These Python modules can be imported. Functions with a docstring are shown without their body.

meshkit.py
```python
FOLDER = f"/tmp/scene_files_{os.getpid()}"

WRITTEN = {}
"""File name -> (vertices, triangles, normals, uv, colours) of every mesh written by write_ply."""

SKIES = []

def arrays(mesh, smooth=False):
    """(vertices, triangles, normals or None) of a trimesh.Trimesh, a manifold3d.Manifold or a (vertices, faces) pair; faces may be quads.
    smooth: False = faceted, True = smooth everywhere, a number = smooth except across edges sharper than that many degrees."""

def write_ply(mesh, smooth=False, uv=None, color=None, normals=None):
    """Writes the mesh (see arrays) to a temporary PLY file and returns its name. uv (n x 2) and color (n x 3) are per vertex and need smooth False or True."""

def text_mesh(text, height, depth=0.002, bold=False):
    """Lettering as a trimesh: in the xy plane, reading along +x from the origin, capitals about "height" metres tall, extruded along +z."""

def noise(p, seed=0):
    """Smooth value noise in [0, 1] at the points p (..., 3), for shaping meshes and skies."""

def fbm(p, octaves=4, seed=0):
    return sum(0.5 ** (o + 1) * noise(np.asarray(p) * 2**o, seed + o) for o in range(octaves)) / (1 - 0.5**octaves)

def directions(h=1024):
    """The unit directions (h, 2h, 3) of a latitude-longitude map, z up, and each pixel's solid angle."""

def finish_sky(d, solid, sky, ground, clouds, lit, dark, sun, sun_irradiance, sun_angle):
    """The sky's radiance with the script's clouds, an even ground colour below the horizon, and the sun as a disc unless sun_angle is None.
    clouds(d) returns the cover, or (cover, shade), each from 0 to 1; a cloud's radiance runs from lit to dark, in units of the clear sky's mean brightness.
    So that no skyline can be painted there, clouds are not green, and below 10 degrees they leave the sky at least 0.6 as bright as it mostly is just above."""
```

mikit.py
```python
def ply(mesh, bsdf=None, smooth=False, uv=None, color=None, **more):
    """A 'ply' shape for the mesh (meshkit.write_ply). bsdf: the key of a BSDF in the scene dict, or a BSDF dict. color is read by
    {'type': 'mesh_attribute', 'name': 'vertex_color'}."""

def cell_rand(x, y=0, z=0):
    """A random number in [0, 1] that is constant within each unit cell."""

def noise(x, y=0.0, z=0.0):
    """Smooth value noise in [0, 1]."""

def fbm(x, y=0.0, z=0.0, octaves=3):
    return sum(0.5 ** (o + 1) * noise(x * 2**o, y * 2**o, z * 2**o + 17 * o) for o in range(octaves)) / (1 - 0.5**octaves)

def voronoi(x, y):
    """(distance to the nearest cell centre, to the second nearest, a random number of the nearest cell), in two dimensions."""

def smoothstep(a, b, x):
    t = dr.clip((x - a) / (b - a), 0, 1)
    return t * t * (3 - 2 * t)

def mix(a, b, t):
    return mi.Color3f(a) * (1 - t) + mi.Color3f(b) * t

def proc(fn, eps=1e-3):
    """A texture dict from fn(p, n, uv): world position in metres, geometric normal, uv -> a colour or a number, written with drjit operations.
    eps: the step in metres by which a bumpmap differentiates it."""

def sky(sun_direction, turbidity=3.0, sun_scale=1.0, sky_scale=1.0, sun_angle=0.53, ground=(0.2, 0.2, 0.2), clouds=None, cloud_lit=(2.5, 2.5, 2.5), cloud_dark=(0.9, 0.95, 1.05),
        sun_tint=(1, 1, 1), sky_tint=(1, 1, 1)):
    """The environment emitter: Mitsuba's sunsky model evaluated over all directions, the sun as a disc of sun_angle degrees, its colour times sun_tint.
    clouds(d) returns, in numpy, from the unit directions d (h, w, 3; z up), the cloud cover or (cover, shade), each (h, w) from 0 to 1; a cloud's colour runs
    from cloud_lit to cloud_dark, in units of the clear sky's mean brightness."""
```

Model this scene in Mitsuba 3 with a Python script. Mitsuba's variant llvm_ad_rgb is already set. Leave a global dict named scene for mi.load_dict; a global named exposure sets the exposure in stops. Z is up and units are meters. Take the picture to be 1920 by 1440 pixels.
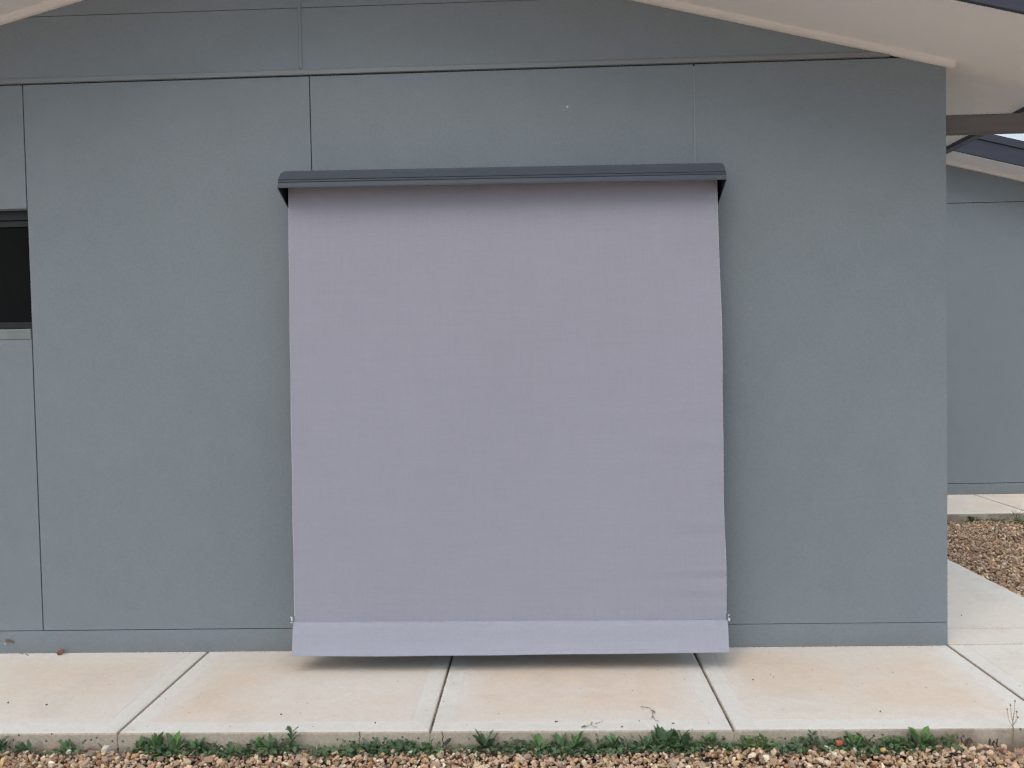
import math, random
import numpy as np, trimesh, shapely.geometry as sg
import mitsuba as mi, drjit as dr, mikit, meshkit
from mikit import proc, noise, fbm, voronoi, cell_rand, smoothstep, mix

scene, labels = {'type': 'scene'}, {}
T = mi.ScalarTransform4f
rng = np.random.default_rng(7)

# ------------------------------------------------------------------ camera, sky, exposure
CAM = np.array([0.1956, -4.0376, 1.3847])
YAW, PITCH, ROLL = -0.034, -0.0335, -0.0200
_d = np.array([math.sin(YAW) * math.cos(PITCH), math.cos(YAW) * math.cos(PITCH), math.sin(PITCH)])
_r = np.array([math.cos(YAW), -math.sin(YAW), 0.0])
_u = np.cross(_r, _d)
UP = math.cos(ROLL) * _u - math.sin(ROLL) * _r
scene['camera'] = {'type': 'thinlens', 'aperture_radius': 0.003, 'focus_distance': 8.0, 'fov': math.degrees(2 * math.atan(960 / 1626.09)), 'fov_axis': 'x',
                   'near_clip': 0.05, 'far_clip': 2000.0,
                   'to_world': T().look_at(origin=CAM.tolist(), target=(CAM + _d).tolist(), up=UP.tolist())}


def overcast(d):
    n = meshkit.fbm(d * 2.2 + 5.0, 4)
    # an overcast sky: about a third as bright at the horizon as overhead
    return np.ones(d.shape[:2]), np.clip(1.0 - d[..., 2] + 0.25 * (n - 0.5), 0, 1)


scene['sky'] = mikit.sky((-0.32, -0.72, 0.92), turbidity=4, sun_scale=0.25, sun_angle=36, sun_tint=(0.94, 1.0, 1.10), clouds=overcast,
                         cloud_lit=(3.25, 3.55, 3.9), cloud_dark=(1.30, 1.55, 1.78), ground=(0.25, 0.22, 0.19))
exposure = 1.85


# ------------------------------------------------------------------ helpers
def key_for(name, parent=None):
    base = name if parent is None else parent + '__' + name
    key, n = base, 0
    while key in scene or key in labels:
        n += 1
        key = '%s_%03d' % (base, n)
    return key


def thing(name, label, category, group=None):
    key = key_for(name)
    labels[key] = {'label': label, 'category': category}
    if group:
        labels[key]['group'] = group
    return key


def obj(name, mesh, bsdf, parent=None, smooth=False, label=None, **more):
    key = key_for(name, parent)
    scene[key] = mikit.ply(mesh, bsdf, smooth=smooth, **more)
    if label:
        labels[key] = {'label': label}
    return key


def tag(key, **props):
    labels.setdefault(key, {}).update(props)
    return key


def box(x0, x1, y0, y1, z0, z1, b=0.0):
    """A box; b > 0 chamfers its edges."""
    if b <= 0:
        return trimesh.creation.box(bounds=[[x0, y0, z0], [x1, y1, z1]])
    b = min(b, (x1 - x0) / 2.01, (y1 - y0) / 2.01, (z1 - z0) / 2.01)
    pts = []
    for x, sx in ((x0, 1), (x1, -1)):
        for y, sy in ((y0, 1), (y1, -1)):
            for z, sz in ((z0, 1), (z1, -1)):
                pts += [(x + sx * b, y + sy * b, z), (x + sx * b, y, z + sz * b), (x, y + sy * b, z + sz * b)]
    return trimesh.convex.convex_hull(np.array(pts))


def prism_x(profile, x0, x1):
    """A closed (y, z) outline pushed from x0 to x1."""
    m = trimesh.creation.extrude_polygon(sg.Polygon(profile), x1 - x0, engine='earcut')
    v = np.array(m.vertices)
    m = trimesh.Trimesh(np.stack([x0 + v[:, 2], v[:, 0], v[:, 1]], -1), m.faces, process=False)
    m.fix_normals()
    return m


def prism_y(outline, y0, y1):
    """A closed (x, z) outline pushed from y0 to y1."""
    m = trimesh.creation.extrude_polygon(sg.Polygon(outline), y1 - y0, engine='earcut')
    v = np.array(m.vertices)
    m = trimesh.Trimesh(np.stack([v[:, 0], y0 + v[:, 2], v[:, 1]], -1), m.faces, process=False)
    m.fix_normals()
    return m


def grid_faces(nu, nv):
    i, j = np.meshgrid(np.arange(nu - 1), np.arange(nv - 1), indexing='ij')
    a = (i * nv + j).ravel()
    return np.vstack([np.stack([a, a + nv, a + nv + 1], -1), np.stack([a, a + nv + 1, a + 1], -1)])


def tube(points, r0, r1, sides=6):
    points = np.asarray(points, float)
    rings = []
    for i, p in enumerate(points):
        t = points[min(i + 1, len(points) - 1)] - points[max(i - 1, 0)]
        t /= max(np.linalg.norm(t), 1e-9)
        a = np.cross(t, [0.31, 0.22, 0.93] if abs(t[2]) < 0.9 else [1, 0, 0])
        a /= np.linalg.norm(a)
        b = np.cross(t, a)
        r = r0 + (r1 - r0) * i / (len(points) - 1)
        th = np.arange(sides) / sides * 2 * np.pi
        rings.append(p + r * (np.cos(th)[:, None] * a + np.sin(th)[:, None] * b))
    n = len(points)
    v = np.vstack(rings + [points[:1], points[-1:]])
    f = []
    for i in range(n - 1):
        for k in range(sides):
            a, b = i * sides + k, i * sides + (k + 1) % sides
            f += [[a, b, b + sides], [a, b + sides, a + sides]]
    for k in range(sides):
        f += [[n * sides, (k + 1) % sides, k], [n * sides + 1, (n - 1) * sides + k, (n - 1) * sides + (k + 1) % sides]]
    return trimesh.Trimesh(v, np.array(f), process=False)


# ------------------------------------------------------------------ materials
def bsdf(key, color, rough=0.8, bump=None, scale=0.0, eps=1e-3, spec=0.3, **more):
    c = color if isinstance(color, dict) else {'type': 'rgb', 'value': list(color)}
    m = {'type': 'principled', 'base_color': c, 'roughness': rough, 'specular': spec, **more}
    if bump is not None:
        m = {'type': 'bumpmap', 'arbitrary': proc(bump, eps), 'scale': scale, 'bsdf': m}
    scene[key] = {'type': 'twosided', 'bsdf': m}
    return key


def wall_color(p, n, uv):
    q = p.x + 0.7 * p.y
    cloud = fbm(q * 1.1, p.z * 1.0, 3.0, 4)
    mott = fbm(q * 9.0, p.z * 7.0, 1.0, 3)
    grit = noise(q * 310.0, p.z * 310.0, p.y * 310.0) + noise(q * 150.0 + 9, p.z * 150.0, 4.0)
    splash = smoothstep(0.09, 0.0, p.z + 0.05 * (fbm(q * 14.0, p.z * 6.0, 8.0, 3) - 0.5))
    c = mix((0.208, 0.241, 0.269), (0.226, 0.258, 0.286), cloud)
    c = c * (0.89 + 0.06 * mott + 0.085 * grit)
    return mix(c, c * mi.Color3f(0.93, 0.86, 0.78), 0.6 * splash)


def wall_bump(p, n, uv):
    q = p.x + 0.7 * p.y
    return noise(q * 260.0, p.z * 260.0, p.y * 260.0) + 0.8 * noise(q * 120.0, p.z * 120.0, 3.0)


bsdf('wall_render', proc(wall_color), 0.85, wall_bump, 0.0007, 6e-4, 0.2)
bsdf('joint_gap', (0.05, 0.055, 0.06), 0.9)
bsdf('sealant', (0.255, 0.290, 0.312), 0.6)
bsdf('flashing_paint', proc(lambda p, n, uv: mi.Color3f(0.226, 0.240, 0.252) * (0.95 + 0.1 * noise(p.x * 6.0, p.z * 80.0))), 0.5)


def soffit_color(p, n, uv):
    return mi.Color3f(0.84, 0.815, 0.805) * (0.95 + 0.07 * fbm(p.x * 2.3, p.y * 2.3, 2.0, 3) + 0.03 * noise(p.x * 120.0, p.y * 120.0))


bsdf('soffit_paint', proc(soffit_color), 0.75)
bsdf('trim_paint', proc(lambda p, n, uv: mi.Color3f(0.80, 0.76, 0.735) * (0.94 + 0.08 * noise(p.x * 5.0, p.y * 40.0, p.z * 40.0))), 0.5)
bsdf('fascia_steel', proc(lambda p, n, uv: mi.Color3f(0.034, 0.038, 0.060) * (0.85 + 0.3 * noise(p.x * 3.0, p.y * 3.0, p.z * 60.0))), 0.42, spec=0.5)
bsdf('roof_steel', (0.035, 0.04, 0.055), 0.5)
bsdf('beam_paint', proc(lambda p, n, uv: mi.Color3f(0.138, 0.126, 0.122) * (0.8 + 0.35 * fbm(p.x * 4.0, p.z * 50.0, p.y * 50.0, 3))), 0.7)


def hood_color(p, n, uv):
    return mi.Color3f(0.058, 0.070, 0.092) * (0.92 + 0.08 * noise(p.x * 3.0, p.z * 60.0, p.y * 60.0) + 0.06 * noise(p.x * 300.0, p.z * 300.0))


bsdf('hood_steel', proc(hood_color), 0.5, spec=0.35)
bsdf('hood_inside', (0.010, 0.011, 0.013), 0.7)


def fabric_color(p, n, uv):
    warp = noise(p.x * 420.0, p.z * 9.0, 1.0)
    weft = noise(p.x * 9.0, p.z * 420.0, 2.0)
    slub = noise(p.x * 130.0, p.z * 4.0, 5.0) + noise(p.x * 4.0, p.z * 130.0, 6.0)
    cloud = fbm(p.x * 2.0, p.z * 1.6, 4.0, 3)
    grain = noise(p.x * 260.0, p.z * 260.0, 7.0)
    return mi.Color3f(0.340, 0.340, 0.410) * (0.86 + 0.03 * warp + 0.045 * weft + 0.012 * slub + 0.07 * cloud + 0.08 * grain)


def fabric_bump(p, n, uv):
    return noise(p.x * 420.0, p.z * 60.0, 1.0) + noise(p.x * 60.0, p.z * 420.0, 2.0)


bsdf('blind_fabric', proc(fabric_color), 0.8, fabric_bump, 0.00025, 6e-4, 0.2, sheen=0.15)
bsdf('valance_fabric', proc(lambda p, n, uv: fabric_color(p, n, uv) * mi.Color3f(1.02, 1.03, 1.01)), 0.7, fabric_bump, 0.0002, 6e-4, 0.25, sheen=0.15)
bsdf('selvage', (0.50, 0.50, 0.52), 0.8)
bsdf('white_thread', (0.80, 0.82, 0.84), 0.8)
bsdf('window_frame', proc(lambda p, n, uv: mi.Color3f(0.010, 0.0105, 0.0115) * (0.8 + 0.4 * noise(p.x * 20.0, p.z * 20.0))), 0.4, spec=0.5)
bsdf('screen_mesh', proc(lambda p, n, uv: mi.Color3f(0.0115, 0.0122, 0.0132) * (0.7 + 0.6 * noise(p.x * 500.0, p.z * 500.0))), 0.9, spec=0.04)
bsdf('sill_paint', proc(lambda p, n, uv: mi.Color3f(0.212, 0.232, 0.240) * (0.9 + 0.2 * fbm(p.x * 20.0, p.z * 40.0, 1.0, 3))), 0.8)

JX = (-2.60, -1.418, -0.241, 0.875, 2.055)          # joints of the front path
PATH_FRONT, PATH_END = -0.883, 2.824


def concrete_color(p, n, uv):
    # tooled smooth border along joints and free edges, trowelled middle stained by red dust
    dx = mi.Float(9.0)
    for j in JX:
        dx = dr.minimum(dx, dr.abs(p.x - j))
    front = p.y < 0.02
    near = dr.minimum(dr.select(front, dx, dr.minimum(dr.abs(p.x - PATH_END), dr.abs(p.y - 3.2))), dr.select(front, dr.abs(p.y - PATH_FRONT), 9.0))
    inner = smoothstep(0.068, 0.088, near + 0.008 * (noise(p.x * 30.0, p.y * 30.0) - 0.5))
    wide = smoothstep(0.05, 0.28, near) * dr.select(front, smoothstep(0.02, -0.25, p.y), 0.55)
    broad = fbm(p.x * 1.7 + 3.1, p.y * 2.6, 1.0, 4)
    swirl = fbm(p.x * 3.0 + 2.0 * noise(p.y * 2.0, p.x * 1.2), p.y * 9.0, 2.0, 3)
    stain = wide * smoothstep(0.26, 0.72, broad + 0.25 * (swirl - 0.5)) + 0.35 * inner
    stain = stain * dr.select(p.x < -1.5, 0.62, dr.select((p.x > 2.05) & (p.y < 3.0), 0.35, 1.0))
    grit = noise(p.x * 240.0, p.y * 240.0, p.z * 240.0)
    fine = fbm(p.x * 40.0, p.y * 40.0, 3.0, 3)
    c = mix((0.635, 0.602, 0.556), (0.630, 0.520, 0.428), dr.clip(stain, 0, 1))
    patch = smoothstep(0.60, 0.78, fbm(p.x * 5.0 + 8.0, p.y * 7.0, 9.0, 4))
    c = mix(c, (0.40, 0.34, 0.28), 0.12 * patch)
    d, e, w = voronoi(p.x * 9.0, p.y * 9.0)
    speck = smoothstep(0.035, 0.02, d) * dr.select(w > 0.80, 1.0, 0.0)
    c = mix(c, (0.16, 0.13, 0.10), 0.75 * speck)
    c = c * (0.90 + 0.07 * fine + 0.09 * grit)
    # the formed side face: browner, pitted, cracked, splashed with soil
    d, e, w = voronoi(p.x * 26.0 + 3.0, p.z * 26.0 + p.y)
    pit = smoothstep(0.14, 0.07, d) * dr.select(w > 0.66, 1.0, 0.0)
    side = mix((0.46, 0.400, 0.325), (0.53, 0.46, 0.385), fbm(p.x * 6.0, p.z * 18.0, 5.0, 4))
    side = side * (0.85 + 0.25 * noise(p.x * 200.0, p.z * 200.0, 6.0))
    damp = smoothstep(1.35, 1.75, p.x + 0.2 * fbm(p.x * 8.0, p.z * 12.0, 2.0, 3))
    side = mix(side, side * mi.Color3f(0.62, 0.58, 0.56), 0.75 * damp * smoothstep(0.25, 0.6, fbm(p.x * 9.0, p.z * 14.0, 7.0, 3)))
    soil = smoothstep(-0.035, -0.09, p.z + 0.03 * (fbm(p.x * 25.0, p.z * 10.0, 4.0, 3) - 0.5))
    side = mix(side, (0.16, 0.115, 0.085), 0.6 * soil)
    side = mix(side, (0.03, 0.025, 0.02), 0.85 * pit)
    for xc in (-0.505, -0.195):
        w = p.x - xc + 0.006 * (noise(p.z * 90.0, xc * 9.0) - 0.5)
        side = mix(side, (0.03, 0.025, 0.022), smoothstep(0.0022, 0.0012, dr.abs(w)))
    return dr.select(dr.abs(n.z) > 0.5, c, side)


def concrete_bump(p, n, uv):
    return 0.6 * fbm(p.x * 45.0, p.y * 45.0, p.z * 45.0, 3) + 0.4 * noise(p.x * 300.0, p.y * 300.0, p.z * 300.0)


bsdf('concrete', proc(concrete_color), 0.85, concrete_bump, 0.0012, 8e-4, 0.25)
bsdf('joint_dirt', proc(lambda p, n, uv: mi.Color3f(0.13, 0.112, 0.095) * (0.5 + noise(p.x * 90.0, p.y * 30.0))), 0.95)


def soil_color(p, n, uv):
    far = smoothstep(4.0, 12.0, dr.sqrt(p.x * p.x + p.y * p.y))
    c = mix((0.075, 0.052, 0.038), (0.15, 0.108, 0.08), fbm(p.x * 14.0, p.y * 14.0, 1.0, 4))
    g = mix((0.33, 0.265, 0.205), (0.43, 0.35, 0.28), fbm(p.x * 1.5, p.y * 1.5, 3.0, 5)) * (0.7 + 0.6 * noise(p.x * 45.0, p.y * 45.0))
    near_stone = dr.select((dr.abs(p.x) > 4.0) | (p.y < -1.9), 1.0, 0.0)
    return mix(c, g, dr.maximum(far, near_stone))


bsdf('soil', proc(soil_color), 0.95, lambda p, n, uv: fbm(p.x * 60.0, p.y * 60.0, 1.0, 3), 0.004, 2e-3)
bsdf('gravel_stone', {'type': 'mesh_attribute', 'name': 'vertex_color'}, 0.8, spec=0.25)
bsdf('pebble_red', proc(lambda p, n, uv: mi.Color3f(0.20, 0.085, 0.060) * (0.75 + 0.5 * fbm(p.x * 120.0, p.y * 120.0, p.z * 120.0, 3))), 0.7)
bsdf('brick_chip', proc(lambda p, n, uv: mi.Color3f(0.46, 0.13, 0.085) * (0.8 + 0.4 * fbm(p.x * 150.0, p.y * 150.0, p.z * 150.0, 3))), 0.85)
bsdf('pale_stone', proc(lambda p, n, uv: mi.Color3f(0.60, 0.54, 0.47) * (0.8 + 0.35 * fbm(p.x * 110.0, p.y * 110.0, p.z * 110.0, 3))), 0.8)
bsdf('dark_stone', proc(lambda p, n, uv: mi.Color3f(0.060, 0.056, 0.052) * (0.7 + 0.6 * fbm(p.x * 110.0, p.y * 110.0, p.z * 110.0, 3))), 0.8)
bsdf('yellow_stone', proc(lambda p, n, uv: mi.Color3f(0.52, 0.36, 0.15) * (0.8 + 0.4 * fbm(p.x * 110.0, p.y * 110.0, p.z * 110.0, 3))), 0.8)
bsdf('dead_brown', (0.085, 0.060, 0.044), 0.9)
bsdf('dry_straw', (0.30, 0.24, 0.13), 0.85)
bsdf('bare_twig', (0.12, 0.095, 0.06), 0.85)
bsdf('brown_leaf', proc(lambda p, n, uv: mix((0.10, 0.055, 0.04), (0.25, 0.15, 0.11), fbm(p.x * 90.0, p.y * 90.0, p.z * 160.0, 3))), 0.7)
GREENS = {'deep': (0.092, 0.145, 0.078), 'mid': (0.130, 0.210, 0.104), 'bright': (0.160, 0.262, 0.102),
          'yellow': (0.215, 0.262, 0.112), 'blue': (0.168, 0.230, 0.168), 'olive': (0.150, 0.160, 0.094)}
for g, col in GREENS.items():
    def leaf_color(p, n, uv, col=col):
        return mi.Color3f(col) * (0.70 + 0.55 * fbm(p.x * 70.0, p.y * 70.0, p.z * 70.0, 2) + 0.25 * noise(p.x * 400.0, p.y * 400.0, p.z * 400.0))
    scene['leaf_' + g] = {'type': 'principledthin', 'base_color': proc(leaf_color), 'roughness': 0.55, 'diff_trans': 0.25, 'eta': 1.35}

def creep_color(p, n, uv):
    return mix((0.095, 0.165, 0.085), (0.165, 0.215, 0.125), noise(p.x * 45.0, p.y * 45.0, 3.0)) * (0.7 + 0.5 * noise(p.x * 200.0, p.y * 200.0, p.z * 200.0))


scene['leaf_creep'] = {'type': 'principledthin', 'base_color': proc(creep_color), 'roughness': 0.55, 'diff_trans': 0.25, 'eta': 1.35}

# ------------------------------------------------------------------ the ground
NG = 61
gx = np.sign(np.linspace(-1, 1, NG)) * np.abs(np.linspace(-1, 1, NG)) ** 4 * 600
vx, vy = np.meshgrid(gx, gx, indexing='ij')
gv = np.stack([vx.ravel(), vy.ravel(), np.full(vx.size, -0.098)], -1)
gf = grid_faces(NG, NG)
ground = obj('ground', trimesh.Trimesh(gv, gf, process=False), 'soil')
tag(ground, kind='structure', label='bare brown soil under the gravel beside the path')

# ------------------------------------------------------------------ the house
# gable roof line on the wall plane (underside of the trim): right and left rake
APEX_X = -0.834


def rake(x):
    return 2.995 - 0.2443 * (x - 0.63) if x > APEX_X else 2.975 + 0.2560 * (x + 2.309)


SOF = 0.028                                # soffit lies this far above the trim's lower edge
OVER = 0.57                                # gable overhang
CORNER, LEFT = 2.053, -3.74
EAVE = 2.578
house = thing('house', 'blue grey rendered house wall with cream soffits under a low gable roof', 'house')
V = 0.0025                                 # half a joint
P = lambda name, mesh, m, **k: obj(name, mesh, m, house, **k)


def panel(x0, x1, z0, z1, y0=0.0, y1=0.012):
    return box(x0, x1, y0, y1, z0, z1, 0.0012)


ZP, ZS = 0.109, 2.696                      # top of plinth, underside of the strip
JA, JB, JC = -2.213, -0.855, 0.919         # upright joints
WL, WT, WB = -3.05, 2.121, 1.505           # window opening (its right side is joint JA)
P('plinth', box(LEFT, CORNER, 0.0, 0.012, -0.004, ZP - 0.0025, 0.001), 'wall_render')
P('wall_panel', panel(LEFT, WL, ZP, ZS), 'wall_render')
P('wall_panel', panel(WL + 2 * V, JA - 0.003, ZP + 0.0005, WB), 'wall_render')
P('wall_panel', panel(WL + 2 * V, JA - 0.003, WT, ZS), 'wall_render')
P('wall_panel', panel(JA + 0.002, JB - 0.0022, ZP + 0.001, ZS), 'wall_render')
P('wall_panel', panel(JB + 0.0022, JC - 0.004, ZP, ZS), 'wall_render')
P('wall_panel', panel(JC + 0.004, CORNER, ZP, ZS), 'wall_render')
P('paint_fleck', box(0.336, 0.342, -0.0012, 0.001, 2.517, 2.525, 0.0008), 'white_thread', label='small white paint fleck above the blind')
P('joint_bead', box(JC - 0.0038, JC + 0.0038, -0.0006, 0.006, ZP + 0.01, ZS - 0.01, 0.0005), 'sealant', label='pale filled joint above the right end of the blind')
# what stands behind the joints (with the window hole)
for b in (box(LEFT + 0.004, WL, 0.013, 0.05, 0.004, 2.70), box(WL, JA, 0.013, 0.05, 0.004, WB - 0.004), box(WL, JA, 0.013, 0.05, WT + 0.004, 2.70), box(JA, CORNER - 0.004, 0.013, 0.05, 0.004, 2.70)):
    P('wall_backing', b, 'joint_gap')
top = [(LEFT + 0.004, 2.7005), (CORNER - 0.004, 2.7005), (CORNER - 0.004, rake(CORNER) + SOF), (APEX_X, rake(APEX_X) + SOF), (LEFT + 0.004, rake(LEFT) + SOF)]
top = sg.Polygon([(LEFT + .004, 2.7005), (1.9, 2.7005), (APEX_X, rake(APEX_X)), (LEFT + 0.2, 2.7005)]).buffer(0)
P('wall_backing', prism_y(list(top.exterior.coords)[:-1], 0.013, 0.05), 'joint_gap')
# upper tier: boards above the strip, split at the upright batten and the level joint
UJ, UZ = -0.897, 3.010


def clip(x0, x1, z0, z1):
    gable = sg.Polygon([(LEFT, 2.0), (CORNER, 2.0), (CORNER, rake(CORNER) + 0.012), (APEX_X, rake(APEX_X) + 0.012), (LEFT, rake(LEFT) + 0.012)])
    g = gable.intersection(sg.box(x0, z0, x1, z1))
    return list(g.exterior.coords)[:-1]


ST = 2.728
for x0, x1, z0, z1 in ((LEFT, UJ - 0.003, ST, UZ - 0.0015), (UJ + 0.003, CORNER, ST, UZ - 0.0015), (LEFT, UJ - 0.003, UZ + 0.0015, 3.6), (UJ + 0.003, CORNER, UZ + 0.0015, 3.6)):
    P('gable_panel', prism_y(clip(x0, x1, z0, z1), 0.0, 0.012), 'wall_render')
P('batten', box(UJ - 0.0015, UJ + 0.011, -0.0045, 0.006, ST + 0.004, rake(UJ), 0.001), 'wall_render')
xs = 1.80
P('flashing_strip', prism_x([(0.006, ST - 0.001), (-0.003, ST - 0.001), (-0.009, ST - 0.006), (-0.011, 2.702), (0.006, 2.701)], LEFT + 0.05, xs), 'flashing_paint')
# right hand side wall of the house, running back to the wing
P('side_wall', prism_x([(0.0125, 0.002), (4.13, 0.002), (4.13, rake(CORNER) + SOF), (0.0125, rake(CORNER) + SOF)], CORNER - 0.05, CORNER - 0.0005), 'wall_render')

# window
win = key_for('window', house)
F = lambda name, mesh, m, **k: obj(name, mesh, m, win, **k)
RY = 0.055
F('frame', trimesh.util.concatenate([
    box(WL + 0.004, JA - 0.003, RY, RY + 0.06, WT - 0.045, WT + 0.003, 0.002), box(WL + 0.004, JA - 0.003, RY, RY + 0.06, WB + 0.052, WB + 0.085, 0.002),
    box(WL + 0.004, WL + 0.045, RY + 0.001, RY + 0.06, WB + 0.085, WT - 0.045, 0.002), box(JA - 0.022, JA - 0.003, RY + 0.001, RY + 0.06, WB + 0.085, WT - 0.045, 0.002)]), 'window_frame')
F('fly_screen', box(WL + 0.04, JA - 0.02, RY + 0.02, RY + 0.024, WB + 0.08, WT - 0.04), 'screen_mesh')
F('sash_rail', box(WL + 0.045, JA - 0.022, RY + 0.012, RY + 0.019, WT - 0.075, WT - 0.046, 0.001), 'window_frame')
F('reveal', trimesh.util.concatenate([box(WL - 0.01, JA - 0.003, 0.0125, 0.12, WT + 0.0005, WT + 0.004), box(WL, WL + 0.003, 0.0125, 0.12, WB + 0.05, WT)]), 'wall_render')
F('reveal', box(JA - 0.0028, JA + 0.0005, 0.0125, 0.12, WB + 0.002, WT), 'wall_render')
F('sill', prism_x([(-0.003, WB + 0.001), (-0.005, WB + 0.044), (0.0, WB + 0.049), (RY + 0.02, WB + 0.0515), (RY + 0.02, WB + 0.001)], WL + 0.006, JA - 0.0035), 'sill_paint', label='paler sloped sill under the window')


# soffits, trims, barges and roof, right and left slope
def slab_slope(x0, x1, y0, y1, lo, hi):
    return prism_y([(x0, rake(x0) + lo), (x1, rake(x1) + lo), (x1, rake(x1) + hi), (x0, rake(x0) + hi)], y0, y1)


EL = 2 * APEX_X - EAVE + 0.02
for x0, x1 in ((APEX_X, EAVE), (EL, APEX_X - 0.001)):
    P('soffit', slab_slope(x0, x1, -OVER + 0.002, 0.0 if x1 < 0 else 4.0, SOF, SOF + 0.009), 'soffit_paint')
    P('roof', slab_slope(x0 - (0 if x1 > 0 else 0.05), x1 + (0.05 if x1 > 0 else 0), -OVER + 0.004, 4.05, SOF + 0.014, 0.19), 'roof_steel')
    P('barge_board', slab_slope(x0 - (0 if x1 > 0 else 0.07), x1 + (0.07 if x1 > 0 else 0), -OVER - 0.022, -OVER, SOF - 0.006, 0.175), 'fascia_steel')
    P('barge_capping', slab_slope(x0 - (0 if x1 > 0 else 0.07), x1 + (0.07 if x1 > 0 else 0), -OVER - 0.032, -OVER + 0.03, 0.177, 0.215), 'fascia_steel')
# quad moulding where wall and soffit meet
for x0, x1 in ((APEX_X, 2.085), (LEFT - 0.02, APEX_X - 0.001)):
    n = 24
    a = np.linspace(0, np.pi / 2, 7)
    prof = [(0.0, 0.0)] + [(-0.027 * math.sin(t), 0.029 * (1 - math.cos(t)) * 0.999) for t in a] + [(0.0, 0.029)]
    prof = [(0.0, 0.029), (0.0, 0.0), (-0.008, 0.0), (-0.018, 0.004), (-0.025, 0.012), (-0.028, 0.021), (-0.028, 0.029)]
    xsn = np.linspace(x0, x1, n)
    v = np.array([[x, -0.0005 + py, rake(x) + pz - 0.0005] for x in xsn for py, pz in prof])
    k = len(prof)
    f = []
    for i in range(n - 1):
        for j in range(k):
            p0, p1 = i * k + j, i * k + (j + 1) % k
            f += [[p0, p1, p1 + k], [p0, p1 + k, p0 + k]]
    for e in (0, (n - 1) * k):
        f += [[e, e + j, e + j + 1] if e else [e, e + j + 1, e + j] for j in range(1, k - 1)]
    m = trimesh.Trimesh(v, np.array(f), process=False)
    m.fix_normals()
    P('soffit_trim', m, 'trim_paint', smooth=40)
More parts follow.
